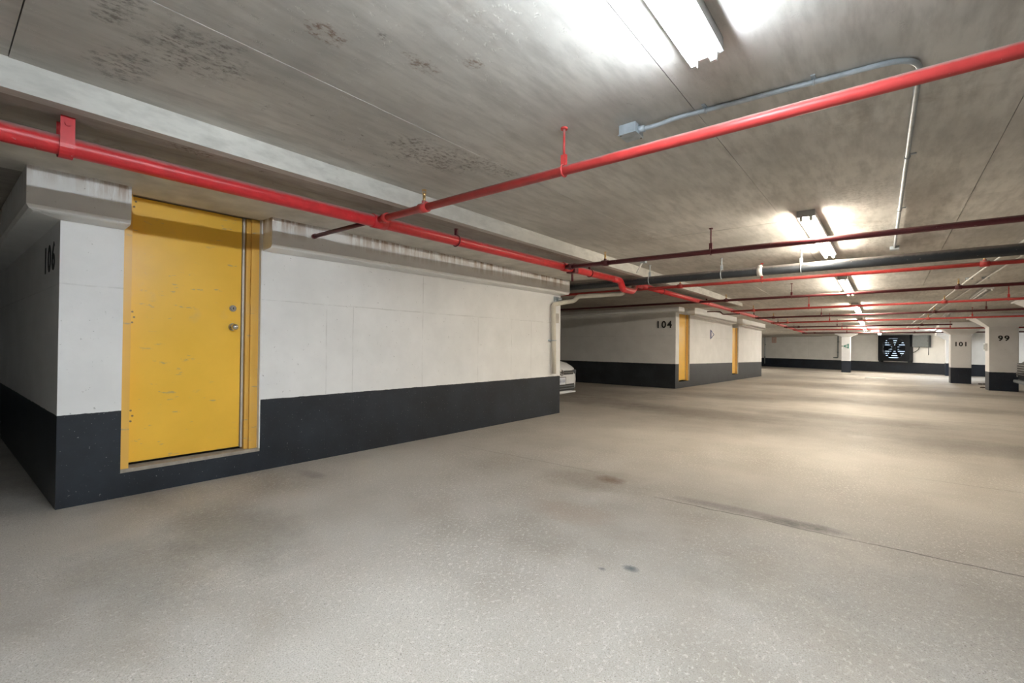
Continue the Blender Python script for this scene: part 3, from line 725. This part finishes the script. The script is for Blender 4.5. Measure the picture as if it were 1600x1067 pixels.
# ------------------------------------------------------------------ cars
def car(name, label, loc, rz, paint, S, suv=False):
    """local x points forward, nose at x = 0; built from cross sections"""
    c = empty(name, loc, rz); tag(c, label, 'car')
    hw = S['hw']; L = S['L']
    def section(x, w, zb, zt, n=20, e=3.4):
        pts = []
        for i in range(n):
            a = 2*math.pi*i/n; ca, sa = math.cos(a), math.sin(a)
            pts.append((x, w*math.copysign(abs(ca)**(2/e), ca), (zb+zt)/2+(zt-zb)/2*math.copysign(abs(sa)**(2/e), sa)))
        return pts
    m = MB(); m.prism(None, [section(-s*L, hw*w, zb, zt) for s, w, zb, zt in S['body']])
    body = m.build('body', paint, c)
    for fc in body.data.polygons: fc.use_smooth = len(fc.vertices) == 4
    m = MB(); m.prism(None, [section(-s*L, hw*w, zb, zt, 20, 3.0) for s, w, zb, zt in S['cabin']])
    cab = m.build('windows', M['glass'], c)
    for fc in cab.data.polygons: fc.use_smooth = len(fc.vertices) == 4
    m = MB(); s = S['roof']; m.prism(None, [section(-u*L, hw*w, z-.06, z, 20, 3.0) for u, w, z in s]); m.build('roof', paint, c)
    for wx in (S['wf'], S['wr']):
        for sy in (-1, 1):
            w = MB(); y = sy*(hw-.10); w.cyl((-wx, y-.11, S['wR']), (-wx, y+.11, S['wR']), S['wR'], 28)
            wo = w.build('wheel', M['tyre'], c)
            MB().cyl((-wx, y-sy*.0, S['wR']), (-wx, y+sy*.115, S['wR']), S['wR']*.62, 20).build('rim', M['steel'], wo)
    return c, body
SH = dict(hw=.90, L=4.2, wf=.85, wr=3.4, wR=.31, body=[(0, .58, .30, .76), (.008, .74, .23, .82), (.025, .86, .20, .87), (.06, .94, .19, .93), (.14, .98, .19, 1.0), (.26, 1, .19, 1.05), (.5, 1, .19, 1.05), (.85, .99, .2, 1.05), (.96, .92, .25, .98), (1, .8, .35, .9)],
          cabin=[(.27, .82, .95, .99), (.38, .80, .95, 1.38), (.55, .79, .95, 1.44), (.80, .77, .95, 1.40), (.97, .76, .95, 1.02)],
          roof=[(.38, .74, 1.40), (.55, .76, 1.47), (.82, .74, 1.42)])
car1, body = car('parked_car', 'white hatchback nose poking out behind the end of the white wall', (-5.50, 8.56, 0), 0, M['carwhite'], SH)
def nose(x, y): return x
m = MB(); m.box(-.10, .012, -.50, .50, .645, .735, .012); m.build('grille', M['blackplastic'], car1)
for s in (-1, 1): MB().box(-.20, -.012, s*.57-.09, s*.57+.09, .645, .745, .02).build('headlamp', M['lamp'], car1)
m = MB(); m.box(-.06, .016, -.50, .50, .685, .693); m.build('grille_bar', M['chrome'], car1)
em = MB(); em.ring((.022, 0, .69), (1, 0, 0), .062, .008, 24, 6)
for y0, z0, y1, z1 in ((-.035, .04, 0, .0), (.035, .04, 0, .0), (-.052, .01, -.022, -.05), (-.022, -.05, 0, -.008), (0, -.008, .022, -.05), (.022, -.05, .052, .01)):
    em.cyl((.022, y0, .69+z0), (.022, y1, .69+z1), .006, 6)
em.build('emblem', M['chrome'], car1)
lg = MB(); lg.box(-.30, .004, -.56, .56, .29, .45, .02); lg.build('lower_grille', M['blackplastic'], car1)
for z in (.335, .39): MB().box(-.1, .012, -.58, .58, z, z+.016).build('grille_bar', M['greybox'], car1)
MB().box(-.26, .012, -.60, .60, .235, .275, .015).build('bumper_lip', M['carwhite'], car1)
pl = MB().box(.004, .02, -.175, .175, .425, .60, .003).build('plate_frame', M['blackplastic'], car1)
lp = MB().box(.02, .024, -.15, .15, .438, .588).build('licence_plate', M['plate'], pl)
m = MB()
for k in range(6):
    y = -.115+.042*k+(.012 if k > 2 else 0)
    m.box(.0242, .0255, y, y+.010, .475, .55); m.box(.0242, .0255, y, y+.026, .505, .515)
m.build('plate_marks', M['blue'], pl)
SU = dict(hw=.98, L=4.8, wf=.95, wr=3.85, wR=.38, body=[(0, .72, .42, .88), (.01, .86, .34, .95), (.03, .94, .30, 1.02), (.08, .98, .28, 1.08), (.25, 1, .28, 1.15), (.5, 1, .28, 1.15), (.9, 1, .3, 1.15), (.98, .95, .35, 1.1), (1, .85, .45, 1.0)],
          cabin=[(.26, .88, 1.10, 1.14), (.36, .86, 1.1, 1.66), (.6, .85, 1.1, 1.74), (.92, .84, 1.1, 1.68), (.985, .82, 1.1, 1.2)],
          roof=[(.36, .80, 1.68), (.6, .82, 1.77), (.92, .80, 1.70)])
car2, body = car('parked_car', 'dark sport utility vehicle with chrome grille bars beside column 99', (3.20, 21.02, fz(21)), math.pi, M['cardark'], SU)
MB().box(-.2, .01, -.66, .66, .52, .90, .02).build('grille', M['blackplastic'], car2)
for z in (.55, .63, .71, .79, .86): MB().box(-.16, .03, -.70, .70, z, z+.035, .008).build('grille_bar', M['chrome'], car2)
for s in (-1, 1):
    MB().box(-.30, -.03, s*.80-.12, s*.80+.12, .78, .93, .02).build('headlamp', M['lamp'], car2)
    MB().box(-.25, -.02, s*.82-.10, s*.82+.10, .48, .66, .02).build('fog_lamp', M['band'], car2)
MB().box(-.3, .07, -.86, .86, .30, .40, .03).build('bumper', M['greybox'], car2)
